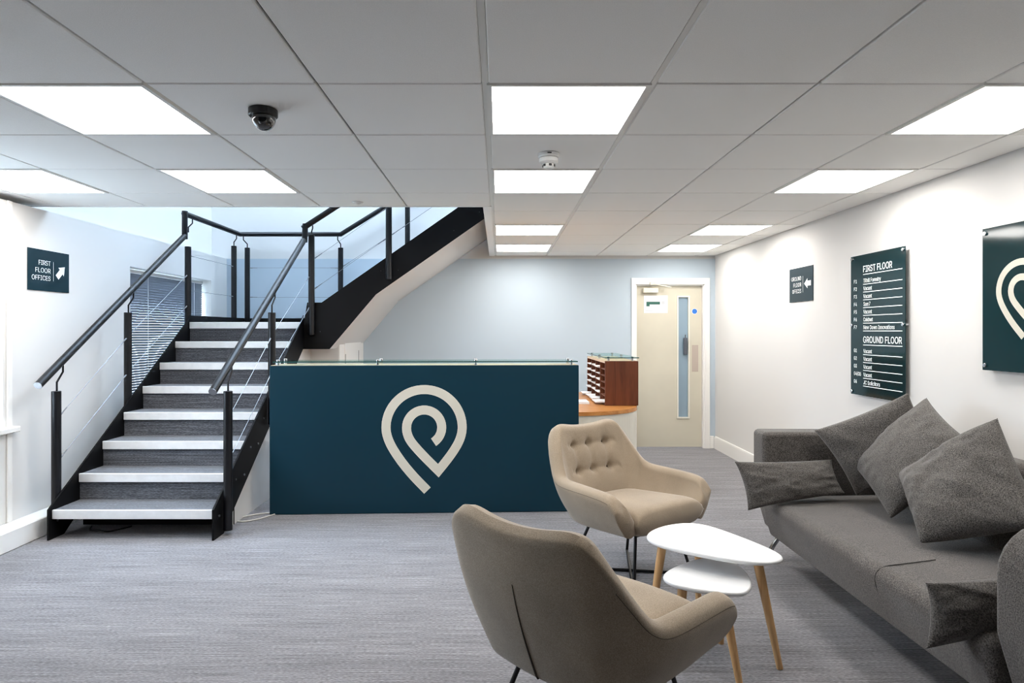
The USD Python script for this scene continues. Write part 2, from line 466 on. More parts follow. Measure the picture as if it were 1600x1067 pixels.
e0, e1, e2 = wall_at(1017, 448, DY), wall_at(1044, 449.5, DY), wall_at(1020, 444.5, DY)
obj('closer_arm', tube([(e0[0], DY - 0.03, e0[1]), (e1[0], DY - 0.10, e1[1]), (e2[0], YB - 0.03, e2[1])], 0.007, 8), 'plastic_ivory', cl)
q0, q1 = wall_at(1087.2, 543, DY), wall_at(1091, 580.5, DY)
obj('push_plate', bx(q0[0] - 0.045, q1[0], DY - 0.002, DY, q1[1], q0[1] + 0.03, 0.0008), 'plate_metal', d)
k0, k1 = wall_at(1067.5, 527.5, DY), wall_at(1073, 554, DY)
kz = (k0[1] + k1[1]) / 2
hd = obj('pull_handle', rbox(k0[0] - 0.002, k1[0] + 0.004, DY - 0.03, DY, k1[1], k0[1], 0.01), 'handle_grey', d)
obj('spindle', tube([((k0[0] + k1[0]) / 2, DY - 0.02, k0[1] - 0.005), ((k0[0] + k1[0]) / 2, DY - 0.02, k0[1] + 0.035)], 0.006, 8), 'handle_grey', hd)

n0, n1 = wall_at(1006, 461.7, DY), wall_at(1043.2, 489.3, DY)
nt = thing('door_notice', 'white paper notice with a green bar on the upper half of the cream door', 'notice')
obj('sheet', bx(n0[0], n1[0], DY - 0.003, DY - 0.0004, n1[1], n0[1], 0.0008), 'paper', nt)
def prt(px0, py0, px1, py1, m, name):
    a, b = wall_at(px0, py0, DY), wall_at(px1, py1, DY)
    obj(name, bx(a[0], b[0], DY - 0.0038, DY - 0.0028, b[1], a[1]), m, nt, smooth=False)
prt(1010, 471.4, 1031, 475.7, 'green_print', 'green_bar')
prt(1010, 475.5, 1014.8, 478.6, 'green_print', 'green_tab')
prt(1008.5, 485.3, 1019, 486, 'grey_print', 'small_print')
prt(1033.2, 470.5, 1038.6, 475.5, 'grey_print', 'small_print')
f0 = wall_at(1085.2, 486.4, DY)
fd = thing('fire_door_sign', 'small round blue fire door disc near the right edge of the door', 'sign', (f0[0], DY, f0[1]))
obj('disc', lathe([(0, 0), (0.035, 0), (0.035, 0.0015), (0, 0.0015)], 28).apply_transform(frame((0, -0.0004, 0), (1, 0, 0), (0, 0, 1))), 'plastic_white', fd)
obj('blue_face', lathe([(0, 0), (0.029, 0), (0.029, 0.001), (0, 0.001)], 28).apply_transform(frame((0, -0.0018, 0), (1, 0, 0), (0, 0, 1))), 'blue_print', fd)

# ------------------------------------------------------------------ ceiling lights and fittings
LIGHT_LABELS = {
    (6, 6): 'square LED ceiling panel nearest the camera in the middle row of the ceiling',
    (3, 6): 'large square LED ceiling panel left of the black camera dome, at the picture\'s left',
    (9, 6): 'square LED ceiling panel at the right edge of the picture, nearest on that side',
    (6, 8): 'square LED ceiling panel directly behind the white smoke detector',
    (3, 8): 'square LED ceiling panel in front of the stair opening',
    (1, 8): 'square LED ceiling panel above the wall sign with an upward arrow',
    (9, 8): 'second square LED ceiling panel from the front along the right wall',
    (6, 11): 'square LED ceiling panel beside the stair opening, second from the back of the middle row',
    (9, 11): 'square LED ceiling panel along the right wall, second from the back',
    (6, 13): 'farthest LED ceiling panel of the middle row, close to the blue wall',
    (9, 13): 'farthest LED ceiling panel on the right, in front of the door',
}
for (i, j), lab in LIGHT_LABELS.items():
    x0, x1, y0, y1 = CX[i] + 0.006, CX[i + 1] - 0.006, CY[j] + 0.003, CY[j + 1] - 0.003
    cx, cy = (x0 + x1) / 2, (y0 + y1) / 2
    t = thing('ceiling_light', lab, 'ceiling light', (cx, cy, ZC), 0, 'LED ceiling panels')
    hx, hy, w = (x1 - x0) / 2, (y1 - y0) / 2, 0.017
    obj('light_frame', prism(sbox(-hx, -hy, hx, hy).difference(sbox(-hx + w, -hy + w, hx - w, hy - w)), 0.02, frame((0, 0, -0.003), (1, 0, 0), (0, 1, 0))), 'tee_white', t)
    obj('diffuser', bx(-hx + w, hx - w, -hy + w, hy - w, 0.002, 0.008), 'lamp_white', t)

t = thing('dome_camera', 'black dome security camera hanging from a tile left of centre', 'security camera', (-0.937, 2.54, ZC))
obj('camera_base', lathe([(0, -0.030), (0.052, -0.030), (0.056, -0.026), (0.056, -0.002), (0.054, 0.0), (0, 0.0)], 40), 'plastic_black', t)
dome = trimesh.creation.icosphere(3, 0.046)
dome.apply_scale([1, 1, 1.05])
obj('dome', dome.apply_translation((0.003, 0, -0.036)), 'dome_dark', t)
obj('lens', lathe([(0, 0), (0.016, 0), (0.016, 0.01), (0, 0.01)], 20).apply_transform(trimesh.transformations.rotation_matrix(0.9, (1, 0, 0))).apply_translation((0.012, -0.034, -0.060)), 'plastic_black', t)

t = thing('smoke_detector', 'round white smoke detector on a ceiling tile between two lit panels', 'smoke detector', (0.245, 3.17, ZC))
obj('base', lathe([(0, -0.022), (0.048, -0.022), (0.053, -0.016), (0.053, -0.002), (0.051, 0), (0, 0)], 40), 'plastic_white', t)
obj('body', lathe([(0, -0.052), (0.036, -0.052), (0.047, -0.044), (0.047, -0.026), (0.042, -0.022), (0, -0.022)], 40), 'plastic_white', t)
obj('chamber', lathe([(0, -0.075), (0.020, -0.075), (0.026, -0.070), (0.030, -0.052), (0, -0.052)], 32), 'plastic_white', t)
for k in range(6):
    a = k * PI / 3 + 0.2
    obj('vent_slot', bx(-0.007, 0.007, -0.001, 0.001, -0.066, -0.056).apply_transform(trimesh.transformations.rotation_matrix(a, (0, 0, 1)) @ trimesh.transformations.translation_matrix((0, -0.030, 0))), 'vent_dark', t)
obj('indicator', bx(-0.010, 0.010, -0.0542, -0.050, -0.012, -0.007), 'vent_dark', t)

t = thing('motion_sensor', 'tiny white ceiling sensor near the front edge of the stair opening', 'sensor', (-0.965, 4.36, ZC))
obj('base', lathe([(0, -0.008), (0.036, -0.008), (0.038, 0), (0, 0)], 28), 'plastic_white', t)
obj('lens', lathe([(0, -0.022), (0.010, -0.021), (0.020, -0.014), (0.022, -0.008), (0, -0.008)], 24), 'plastic_white', t)

# ------------------------------------------------------------------ staircase
Y1, G, Z1, R = 4.20, 0.2657, 0.19, 0.18
SLX, SRX = -2.935, -1.872                       # inner faces of the strings
st = thing('staircase', 'black steel staircase with carpeted treads and white nosings turning right at a landing', 'staircase')
def nose(y):
    return Z1 + R / G * (y - Y1)
def sbot(y):
    return 0.107 + 0.68 * (y - 4.47)
for k in range(7):
    y, z = Y1 + G * k, Z1 + R * k
    tr = obj('tread', bx(SLX, SRX, y + 0.004, y + G + 0.014, z - 0.045, z, 0.003), 'stair_carpet', st)
    obj('nosing', bx(SLX + 0.004, SRX - 0.004, y - 0.006, y + 0.012, z - 0.057, z + 0.003, 0.002), 'aluminium', tr)
    obj('riser', bx(SLX, SRX, y + G + 0.014, y + G + 0.03, z - 0.045, z + R - 0.045), 'stair_carpet', st)
obj('kick_plate', bx(SLX, SRX, Y1 + G + 0.05, Y1 + G + 0.06, 0.001, 0.145), 'black_plate', st)
LZ, LY = Z1 + 7 * R, Y1 + 7 * G
ld = obj('landing', bx(SLX, SRX, LY + 0.004, 7.40, LZ - 0.05, LZ, 0.003), 'stair_carpet', st)
obj('nosing', bx(SLX + 0.004, SRX - 0.004, LY - 0.006, LY + 0.012, LZ - 0.06, LZ + 0.003, 0.002), 'aluminium', ld)
KT = 1.515
def string(ytop_end, landing):
    pts = [(4.17, 0), (4.17, nose(4.17) + 0.03)]
    ye = LY - 0.02
    pts += [(ye, nose(ye) + 0.03)]
    pts += [(LY + 0.03, KT), (7.42, KT), (7.42, 1.2), (6.08, 1.2)] if landing else [(6.102, KT), (6.102, sbot(6.102))]
    pts += [(4.4, sbot(4.4)), (4.32, 0.0)]
    return pts
sl = obj('string', yz_prism(string(0, True), SLX - 0.012, SLX), 'black_plate', st)
sr = obj('string', yz_prism(string(0, False), SRX, SRX + 0.012), 'black_plate', st)
obj('landing_kerb', bx(SLX, SRX, 7.40, 7.412, LZ - 0.25, KT), 'black_plate', st)
def s2(px, py):
    return (px - 780) * 6.09 / 1000, HC + (517.5 - py) * 6.09 / 1000
top = [s2(480, 472.5), s2(502.6, 472.5), s2(717, 323)]
sl2 = (top[2][1] - top[1][1]) / (top[2][0] - top[1][0])
XE = -0.116
low = [s2(757.7, 340.6), s2(587, 460), s2(514.6, 545.4), s2(468, 545.4)]
lsl = (low[0][1] - low[1][1]) / (low[0][0] - low[1][0])
poly2 = [top[0], top[1], (XE, top[1][1] + sl2 * (XE - top[1][0])), (XE, low[1][1] + lsl * (XE - low[1][0])), low[1], low[2], low[3]]
s3 = obj('string', xz_prism(poly2, 6.09, 6.102), 'black_plate', st)
obj('string', xz_prism([(SRX, LZ - 0.05), (SRX, LZ + 0.19), top[1], (XE, poly2[2][1]), (XE, poly2[3][1]), low[1], (SRX + 0.3, LZ - 0.15)], 7.40, 7.412), 'black_plate', st)
for k in range(6):
    x, z = SRX + 0.185 + G * k, LZ + R * (k + 1)
    tr = obj('tread', bx(x + 0.004, min(x + G, XE), 6.104, 7.398, z - 0.035, z, 0.003), 'stair_carpet', st)
    obj('nosing', bx(x - 0.006, x + 0.012, 6.108, 7.394, z - 0.057, z + 0.003, 0.002), 'aluminium', tr)
    obj('riser', bx(x + 0.012, x + 0.024, 6.104, 7.398, z - 0.09, z - 0.035), 'stair_carpet', st)
ln = [low[3], low[2], low[1], (XE, poly2[3][1])]
obj('soffit', xz_prism(ln + [(p[0], p[1] + 0.008) for p in ln[::-1]], 6.104, YB - 0.002), 'white_paint', st)
# bolts on the string faces
def bolt(p, nrm, parent, r=0.008):
    a = np.array(p, float)
    obj('bolt', tube([a, a + np.array(nrm) * 0.006], r, 10), 'black_steel' if nrm[1] else 'steel', parent)
for k in range(6):
    for dy, dz in ((0.05, -0.05), (0.2, -0.05)):
        y = Y1 + G * k + dy
        bolt((SRX + 0.012, y, Z1 + R * k + dz), (1, 0, 0), sr)
        bolt((SLX, y, Z1 + R * k + dz - 0.03), (1, 0, 0), sl)
for px, py in ((595, 423), (622, 422), (597, 452), (709, 360), (749, 331), (500, 518)):
    x, z = s2(px, py)
    bolt((x, 6.09, z), (0, -1, 0), s3, 0.006)

# ------------------------------------------------------------------ stair railings
PR, HR = 0.029, 0.026
def post(parent, x, y, z0, z1):
    return obj('post', lathe([(0, z0), (PR - 0.002, z0), (PR, z0 + 0.002), (PR, z1 - 0.002), (PR - 0.002, z1), (0, z1)], 24, (x, y, 0)), 'black_steel', parent)
def bracket(parent, a, b):
    a, b = np.array(a, float), np.array(b, float)
    m1 = a + np.array([0, 0, (b[2] - a[2]) * 0.32])
    m2 = np.array([b[0], b[1], b[2] - (b[2] - a[2]) * 0.32])
    obj('bracket', tube([a - [0, 0, 0.005], m1, m2, b], 0.0062, 8), 'black_steel', parent)
def cable(parent, pts):
    ms = [tube(pts, 0.002, 6)]
    for a, b in ((pts[0], pts[1]), (pts[-1], pts[-2])):
        a, b = np.array(a, float), np.array(b, float)
        dd = (b - a) / np.linalg.norm(b - a)
        ms.append(tube([a, a + dd * 0.03, a + dd * 0.032, a + dd * 0.085], [0.006, 0.006, 0.004, 0.0036], 8))
    obj('cable', cat(ms), 'steel', parent)
def cap(pts, r, parent):
    a, b = np.array(pts[0], float), np.array(pts[1], float)
    dd = (a - b) / np.linalg.norm(a - b)
    obj('end_cap', tube([a - dd * 0.004, a + dd * 0.004], r * 0.98, 24), 'steel', parent)
PITCH = 0.65
def rz(y):
    return 1.0 + PITCH * (y - 4.10)

def railing(label):
    x = UsdGeom.Xform.Define(stage, numbered(P(st), 'stair_railing')).GetPrim()
    return tag(x, label)
RL = railing('black tubular railing along the wall side of the stairs and around the landing')
LX, RX, BY = -2.972, -1.822, 7.33
rail = [(LX, 4.125, rz(4.125)), (LX, 6.05, rz(6.05)), (LX, 6.06, 2.475), (LX, BY, 2.475), (-1.815, BY, 2.475), (-0.3, BY, 2.475 + 0.62 * 1.515)]
hl = obj('handrail', tube(rail[:2], HR, 24), 'black_steel', RL)
obj('handrail', tube([(LX, 6.05, rz(6.05) - 0.03), (LX, 6.05, 2.50)], HR, 24), 'black_steel', RL)
obj('handrail', tube([(LX, 6.035, 2.475)] + rail[3:], HR, 24), 'black_steel', RL)
cap(rail, HR, RL if rail[0][0] == LX else RR)
zt = lambda y: 0.963 + 0.665 * (y - 4.30)
for y, z0 in ((4.30, 0.18), (5.13, 0.70), (6.12, 1.30)):
    post(RL, LX - 0.004, y, z0, min(zt(y), 2.315))
post(RL, LX, 7.17, 1.45, 2.32)
post(RL, -2.885, BY, 1.45, 2.32)
post(RL, -1.816, BY, 1.45, 2.32)
post(RL, -1.05, BY, 1.85, 2.80)
for a, b in (((LX, 4.30, zt(4.3)), (LX, 4.36, rz(4.36) - HR + 0.005)), ((LX, 5.13, zt(5.13)), (LX, 5.20, rz(5.20) - HR + 0.005)),
             ((LX, 6.12, 2.315), (LX, 6.20, 2.455)), ((LX, 7.17, 2.32), (LX, 7.24, 2.455)), ((-2.885, BY, 2.32), (-2.93, BY, 2.455)), ((-1.816, BY, 2.32), (-1.85, BY, 2.455))):
    bracket(RL, a, b)
for dz in (0.187, 0.478):
    q = [(LX, y, min(zt(y), 2.28) - dz) for y in (4.33, 5.10, 5.16, 6.09)]
    q[3] = (LX, 6.09, zt(6.09) - dz - 0.07)
    cable(RL, q[:2])
    cable(RL, q[2:])
for z in (2.09, 1.755):
    cable(RL, [(LX, 6.15, z), (LX, 7.14, z)])
    cable(RL, [(-2.855, BY, z), (-1.846, BY, z)])
    cable(RL, [(-1.786, BY, z + 0.02), (-1.08, BY, z + 0.48)])

RR = railing('black tubular railing on the desk side of the stairs rising beside the upper flight')
rail = [(RX, 4.07, rz(4.07)), (RX, 5.96, rz(5.96))]
FY = 6.03
hl = obj('handrail', tube(rail, HR, 24), 'black_steel', RR)
cap(rail, HR, RL if rail[0][0] == LX else RR)
obj('handrail', tube([(RX, 5.99, rz(5.96) - 0.01), (RX + 0.004, 6.0, 2.37)], HR, 24), 'black_steel', RR)
obj('handrail', tube([(RX - 0.02, 6.0, 2.33), (-0.3, 6.0, 2.345 + 0.65 * 1.515)], HR, 24), 'black_steel', RR)
for y, z0 in ((4.30, 0.03), (5.13, 0.62)):
    post(RR, RX, y, z0, zt(y))
post(RR, -1.776, 6.055, 1.33, 2.276)
post(RR, -1.045, 6.055, 1.855, 2.74)
for a, b in (((RX, 4.30, zt(4.3)), (RX, 4.36, rz(4.36) - HR + 0.005)), ((RX, 5.13, zt(5.13)), (RX, 5.20, rz(5.20) - HR + 0.005)), ((-1.776, 6.055, 2.276), (-1.755, 6.02, 2.36))):
    bracket(RR, a, b)
for dz in (0.187, 0.478):
    cable(RR, [(RX, 4.33, zt(4.33) - dz), (RX, 5.10, zt(5.10) - dz)])
    cable(RR, [(RX, 5.16, zt(5.16) - dz), (RX + 0.03, 6.03, zt(6.03) - dz - 0.05)])
for z in (2.054, 1.768):
    cable(RR, [(-1.746, 6.055, z), (-1.075, 6.055, z + 0.47)])
    cable(RR, [(-1.015, 6.055, z + 0.51), (-0.35, 6.055, z + 0.97)])

tag(obj('power_cable', tube([(x, y, 0.006) for x, y in smooth_line([(-2.84, 4.46), (-2.80, 4.36), (-2.72, 4.38), (-2.66, 4.33), (-2.60, 4.40), (-2.56, 4.46)], 30, 2)], 0.005, 8), 'plastic_black'),
    'thin black cable lying on the carpet under the lowest step', 'cable')

# closed-in space under the stairs
u = holder('wall_understair')
obj('side_panel', yz_prism([(4.44, 0.0), (4.44, sbot(4.44) + 0.01), (6.1, sbot(6.1) + 0.01), (6.36, 1.2), (6.36, 0)], -1.884, -1.876), 'white_paint', u)
obj('cupboard_front', bx(-1.97, -1.60, 6.36, 6.38, 0, 1.317), 'white_paint', u)
obj('cupboard_side', bx(-1.60, -1.585, 6.36, YB - 0.001, 0, 1.317, 0.002), 'white_gloss', u)
obj('cupboard_top', bx(-1.97, -1.585, 6.36, YB - 0.001, 1.317, 1.325), 'white_gloss', u)
dr = obj('cupboard_door', bx(-1.585, -1.577, 6.56, 7.30, 0.35, 1.27, 0.001), 'white_gloss', u)
obj('door_gap', cat([bx(-1.5768, -1.5755, 6.56, 7.15, 1.278, 1.290), bx(-1.5768, -1.5755, 6.56, 6.575, 1.0, 1.13), bx(-1.5768, -1.5755, 7.18, 7.195, 1.02, 1.15)]), 'vent_dark', u)

# blind in the stair window
bl = thing('window_blind', 'grey venetian blind closed over the window behind the stairs', 'blind')
y0, y1 = W2[0] + 0.012, W2[1] - 0.035
zt0 = W2[3] - 0.012
obj('headrail', bx(XL - 0.105, XL - 0.075, y0, y1, zt0 - 0.03, zt0, 0.003), 'plastic_white', bl)
z = zt0 - 0.042
while z > W2[2] + 0.05:
    s = bx(-0.0125, 0.0125, y0, y1, -0.0006, 0.0006)
    s.apply_transform(trimesh.transformations.rotation_matrix(math.radians(-61), (0, 1, 0)))
    s.apply_translation((XL - 0.09, 0, z))
    obj('slat', s, 'slat', bl)
    z -= 0.0235
obj('bottom_rail', bx(XL - 0.102, XL - 0.078, y0, y1, z - 0.006, z + 0.008, 0.003), 'plastic_white', bl)
for yy in (y0 + 0.41, y1 - 0.2):
    obj('ladder_cord', tube([(XL - 0.076, yy, zt0 - 0.02), (XL - 0.076, yy, z)], 0.003, 6), 'cord_white', bl)

# ------------------------------------------------------------------ reception desk
DA, DB = np.array([-1.705, 4.752]), np.array([0.602, 4.845])
du = (DB - DA) / np.linalg.norm(DB - DA)
DW = float(np.linalg.norm(DB - DA))
DT = frame((DA[0], DA[1], 0), (du[0], du[1], 0), (0, 0, 1))        # x along the front, y up, z towards the room
DTOP = 1.108
dk = thing('reception_desk', 'dark teal reception desk with a cream pin-shaped emblem and a glass shelf on top', 'reception desk')
def dbox(x0, x1, z0, z1, d0, d1, bev=0.0):                        # d: depth behind the front face
    return bx(x0, x1, z0, z1, -d1, -d0, bev).apply_transform(DT)
obj('front_panel', dbox(0, DW, 0.004, DTOP, 0, 0.03, 0.0015), 'teal_panel', dk)
obj('counter_riser', dbox(0.004, DW - 0.004, 0.7, DTOP - 0.03, 0.032, 0.25), 'cream_laminate', dk)
obj('counter_top', dbox(0.0, DW, DTOP - 0.028, DTOP + 0.002, 0.031, 0.26, 0.002), 'pale_wood', dk)
gs = obj('glass_shelf', dbox(0.02, DW - 0.005, 1.131, 1.139, 0.012, 0.29), 'shelf_glass', dk, smooth=False)
obj('glass_edge', dbox(0.02, DW - 0.005, 1.131, 1.139, 0.010, 0.012), 'glass_edge', gs)
for x in (0.048, 0.79, 1.53, DW - 0.05):
    for dep in (0.05, 0.235):
        obj('standoff', lathe([(0, 0), (0.012, 0), (0.012, 0.024), (0.014, 0.025), (0.014, 0.041), (0.012, 0.044), (0, 0.044)], 16).apply_transform(frame((0, 0, 0), (1, 0, 0), (0, 0, -1))).apply_translation((x, DTOP, -dep)).apply_transform(DT), 'chrome', dk)
# emblem
def emblem():
    c, r0, r1 = (437, 437), 330, 152
    def arc(r, a0, a1, n=40):
        return [(c[0] + r * math.cos(a), c[1] + r * math.sin(a)) for a in np.linspace(a0, a1, n)]
    rad = math.radians
    from scipy.interpolate import CubicSpline
    def sweep(pts, n=30):                      # leaves the first point straight down the picture
        p = np.array(pts, float)
        t = np.concatenate([[0], np.cumsum(np.linalg.norm(np.diff(p, axis=0), axis=1))])
        return [tuple(q) for q in CubicSpline(t, p, bc_type=((1, np.array([0.0, 1.0])), (2, np.zeros(2))))(np.linspace(0, t[-1], n))]
    left = sweep([(107, 437), (125, 532), (186, 652), (300, 808), (465, 986)])[::-1]
    right = sweep([(767, 437), (750, 532), (692, 642), (560, 814)])
    back = sweep([(284, 437), (302, 520), (366, 612), (560, 814)])[::-1]
    line = left + arc(r0, rad(181), rad(359), 70) + right + back[1:] + arc(r1, rad(182), rad(360 + 58), 60)
    s = LineString(line).simplify(0.4).buffer(39.5, cap_style='flat', join_style='mitre', mitre_limit=4)
    return affinity.translate(affinity.scale(s, 1, -1, origin=(437, 437)), -437, -437)
EMB = emblem()
k = 0.000862
lx = (662.8 - 780) / 1000
tt = (lx * DA[1] - DA[0]) / (du[0] - lx * du[1])
ly = DA[1] + du[1] * tt
lz = HC + (517.5 - 667.8) * ly / 1000
obj('emblem', prism(affinity.translate(affinity.scale(EMB, k, k, origin=(0, 0)), tt, lz), 0.0015, DT @ trimesh.transformations.translation_matrix((0, 0, 0.0002))), 'cream_vinyl', dk)
# return of the desk: honey-coloured worktop with a curved end on a cream side
wt = Polygon(list(smooth_line([(-1.55, 5.05), (0.62, 5.03), (0.80, 5.06), (1.03, 5.19), (1.165, 5.37), (1.195, 5.52), (1.195, 6.72), (0.45, 6.72), (0.45, 5.75), (-1.55, 5.75)], 160, 2)))
obj('worktop', prism(wt, 0.03, frame((0, 0, 0.697), (1, 0, 0), (0, 1, 0))), 'honey_wood', dk)
side = LineString(smooth_line([(0.60, 5.055), (0.80, 5.085), (1.02, 5.21), (1.15, 5.38), (1.18, 5.53), (1.18, 6.7)], 60, 2)).buffer(0.009, cap_style='flat')
obj('side_panel', prism(side, 0.695, frame((0, 0, 0.002), (1, 0, 0), (0, 1, 0))), 'cream_laminate', dk)
obj('end_panel', dbox(DW - 0.03, DW - 0.004, 0.002, 0.70, 0.034, 0.2), 'cream_laminate', dk)

ph = thing('pigeonhole_unit', 'dark brown wooden pigeonhole unit with a glass top on the desk worktop', 'pigeonhole unit')
ux0, ux1, uy0, uy1, uz0, uz1 = 0.908, 1.194, 5.49, 6.60, 0.728, 1.108
obj('side', bx(ux0, ux1, uy0, uy0 + 0.018, uz0, uz1, 0.001), 'walnut', ph)
obj('side', bx(ux0, ux1, uy1 - 0.018, uy1, uz0, uz1, 0.001), 'walnut', ph)
obj('back', bx(ux1 - 0.012, ux1 - 0.001, uy0 + 0.018, uy1 - 0.018, uz0, uz1), 'walnut', ph)
obj('top', bx(ux0, ux1 - 0.012, uy0 + 0.018, uy1 - 0.018, uz1 - 0.018, uz1 + 0.001), 'pale_wood', ph)
obj('base', bx(ux0, ux1 - 0.012, uy0 + 0.018, uy1 - 0.018, uz0, uz0 + 0.018), 'walnut', ph)
cols = np.linspace(uy0 + 0.018, uy1 - 0.018, 5)
rows = np.linspace(uz0 + 0.018, uz1 - 0.018, 7)
for c in cols[1:-1]:
    obj('divider', bx(ux0 + 0.002, ux1 - 0.012, c - 0.006, c + 0.006, uz0 + 0.018, uz1 - 0.018), 'walnut', ph)
for ci in range(4):
    for r in rows[1:-1]:
        obj('shelf', bx(ux0 + 0.008, ux1 - 0.012, cols[ci] + 0.006, cols[ci + 1] - 0.006, r - 0.004, r + 0.004), 'walnut', ph)
g2 = obj('glass_top', bx(ux0, ux1 + 0.005, uy0 - 0.005, uy1, 1.133, 1.141), 'shelf_glass', ph, smooth=False)
obj('glass_edge', cat([bx(ux0, ux1 + 0.005, uy0 - 0.007, uy0 - 0.005, 1.133, 1.141), bx(ux0 - 0.002, ux0, uy0 - 0.005, uy1, 1.133, 1.141)]), 'glass_edge', g2)
for yy in (uy0 + 0.06, (uy0 + uy1) / 2, uy1 - 0.06):
    for xx in (ux0 + 0.04, ux1 - 0.04):
        obj('standoff', lathe([(0, 0), (0.011, 0), (0.011, 0.025), (0.013, 0.025), (0.013, 0.036), (0, 0.038)], 14, (xx, yy, uz1)), 'chrome', ph)
random.seed(21)
for ci in range(4):
    for ri in range(6):
        if (ci == 0 and ri > 0) or random.random() < 0.12:
            continue
        out = random.uniform(0.0, 0.02) + (0.06 if ri == 0 else 0)
        zb = (rows[ri] + (0.0045 if ri else 0.0005))
        hgt = random.uniform(0.004, 0.014)
        yc = (cols[ci] + cols[ci + 1]) / 2
        p = obj('papers', bx(ux0 - out, ux0 + 0.2, yc - 0.1, yc + 0.1, zb, zb + hgt, 0.0006), 'paper')
        tag(p, f"white papers in the {['bottom', 'second lowest', 'third lowest', 'third highest', 'second highest', 'top'][ri]} pigeonhole of the {['nearest', 'second nearest', 'third nearest', 'farthest'][ci]} column", 'papers', 'papers in the pigeonholes')
p = obj('paper_pile', cat([bx(0.50, 0.79, 5.60 + 0.004 * q, 5.82 + 0.003 * q, 0.7275 + 0.006 * q, 0.733 + 0.006 * q) for q in range(3)]), 'paper')
tag(p, 'low pile of white paper on the honey-coloured desk worktop', 'papers')

# white cable loop on the floor
pts = [(x, y, 0.006) for x, y in smooth_line([(-1.66, 4.80), (-1.80, 4.82), (-1.93, 4.74), (-1.97, 4.63), (-1.90, 4.59), (-1.80, 4.66), (-1.72, 4.80)], 40, 1.6)]
tag(obj('cable_loop', tube([(a + 0.06, b - 0.03, c) for a, b, c in pts], 0.005, 8), 'cable_white'), 'loop of white cable on the carpet between stairs and desk', 'cable')

# ------------------------------------------------------------------ signs
def wall_sign(name, label, side, u0, w, z0, hgt, m, thick=0.006, gap=0.012, skew=0.0):
    """side 'l' or 'r'; local x runs as the viewer reads, local z out of the wall."""
    if side == 'l':
        T = frame((XL + gap, u0, z0), (0, 1, 0), (0, 0, 1))
    else:
        T = frame((XR - gap, u0, z0), (-math.sin(skew) * -1, -math.cos(skew), 0), (0, 0, 1))
    t = thing(name, label, 'sign')
    obj('board', bx(0, w, 0, hgt, 0, thick, 0.001).apply_transform(T), m, t)
    return t, T @ trimesh.transformations.translation_matrix((0, 0, thick + 0.0002))
def at2(T, x, y):
    return T @ trimesh.transformations.translation_matrix((x, y, 0))
def arrow(L, hw, sw, ang):
    a = Polygon([(-L / 2, -sw / 2), (0.02 * L, -sw / 2), (0.02 * L, -hw / 2), (L / 2, 0), (0.02 * L, hw / 2), (0.02 * L, sw / 2), (-L / 2, sw / 2)])
    return affinity.rotate(a, ang, origin=(0, 0))
def direction_sign(name, label, side, u0, z0, lines, ang):
    t, T = wall_sign(name, label, side, u0, 0.415, z0, 0.285, 'sign_matt', 0.004, 0.002)
    for k, (txt, wd) in enumerate(lines):
        obj('lettering', lettering(txt, 0.033, at2(T, 0.219, 0.1425 - 0.0165 + 0.053 * (1 - k)), wd, 'r', 0.0008), 'white_vinyl', t)
    obj('divider_line', bx(0.246, 0.249, 0.075, 0.21, 0, 0.0008).apply_transform(T), 'white_vinyl', t)
    obj('arrow', prism(arrow(0.115, 0.082, 0.042, ang), 0.0008, at2(T, 0.327, 0.145)), 'white_vinyl', t)
direction_sign('direction_sign', 'small dark sign on the left wall reading first floor offices with a diagonal arrow', 'l', 4.308, HC + 0.5665 - 0.285, [('FIRST', 0.116), ('FLOOR', 0.148), ('OFFICES', 0.182)], 45)
direction_sign('direction_sign', 'small dark sign on the right wall reading ground floor offices with a left arrow', 'r', 5.545, 1.612, [('GROUND', 0.178), ('FLOOR', 0.14), ('OFFICES', 0.162)], 180)

def standoffs(t, T, pts):
    for x, y in pts:
        obj('standoff', lathe([(0, -0.03), (0.008, -0.03), (0.008, 0.0), (0.011, 0.0), (0.011, 0.006), (0.009, 0.008), (0, 0.008)], 18).apply_transform(at2(T, x, y)), 'chrome', t)
t, T = wall_sign('directory_sign', 'tall glossy green directory board listing first floor and ground floor tenants', 'r', 4.525, 0.605, HC - 0.44, 0.963, 'teal_gloss', 0.006, 0.028)
ZB = HC - 0.44
def rule(z):
    obj('rule', bx(0.155, 0.58, z - ZB - 0.003, z - ZB + 0.003, 0, 0.0008).apply_transform(T), 'white_vinyl', t)
def name_line(z, code, text, w):
    rule(z)
    cw = {5: 0.088}.get(len(code), 0.038)
    obj('lettering', lettering(code, 0.024, at2(T, 0.04, z - ZB + 0.014), cw, 'l', 0.0008, True), 'white_vinyl', t)
    obj('lettering', lettering(text, 0.026, at2(T, 0.157, z - ZB + 0.012), w, 'l', 0.0008, True), 'white_vinyl', t)
rule(1.752)
obj('lettering', lettering('FIRST FLOOR', 0.042, at2(T, 0.155, 1.752 - ZB + 0.016), 0.322, 'l', 0.0008, True), 'white_vinyl', t)
for k, (tx, w) in enumerate([('Tilhill Forestry', 0.20), ('Vacant', 0.100), ('Vacant', 0.100), ('Sam7', 0.082), ('Vacant', 0.100), ('Coldnet', 0.110), ('New Down Innovations', 0.345)]):
    name_line(1.6845 - 0.0529 * k, f'F{k + 1}', tx, w)
rule(1.2715)
obj('lettering', lettering('GROUND FLOOR', 0.042, at2(T, 0.155, 1.2715 - ZB + 0.016), 0.420, 'l', 0.0008, True), 'white_vinyl', t)
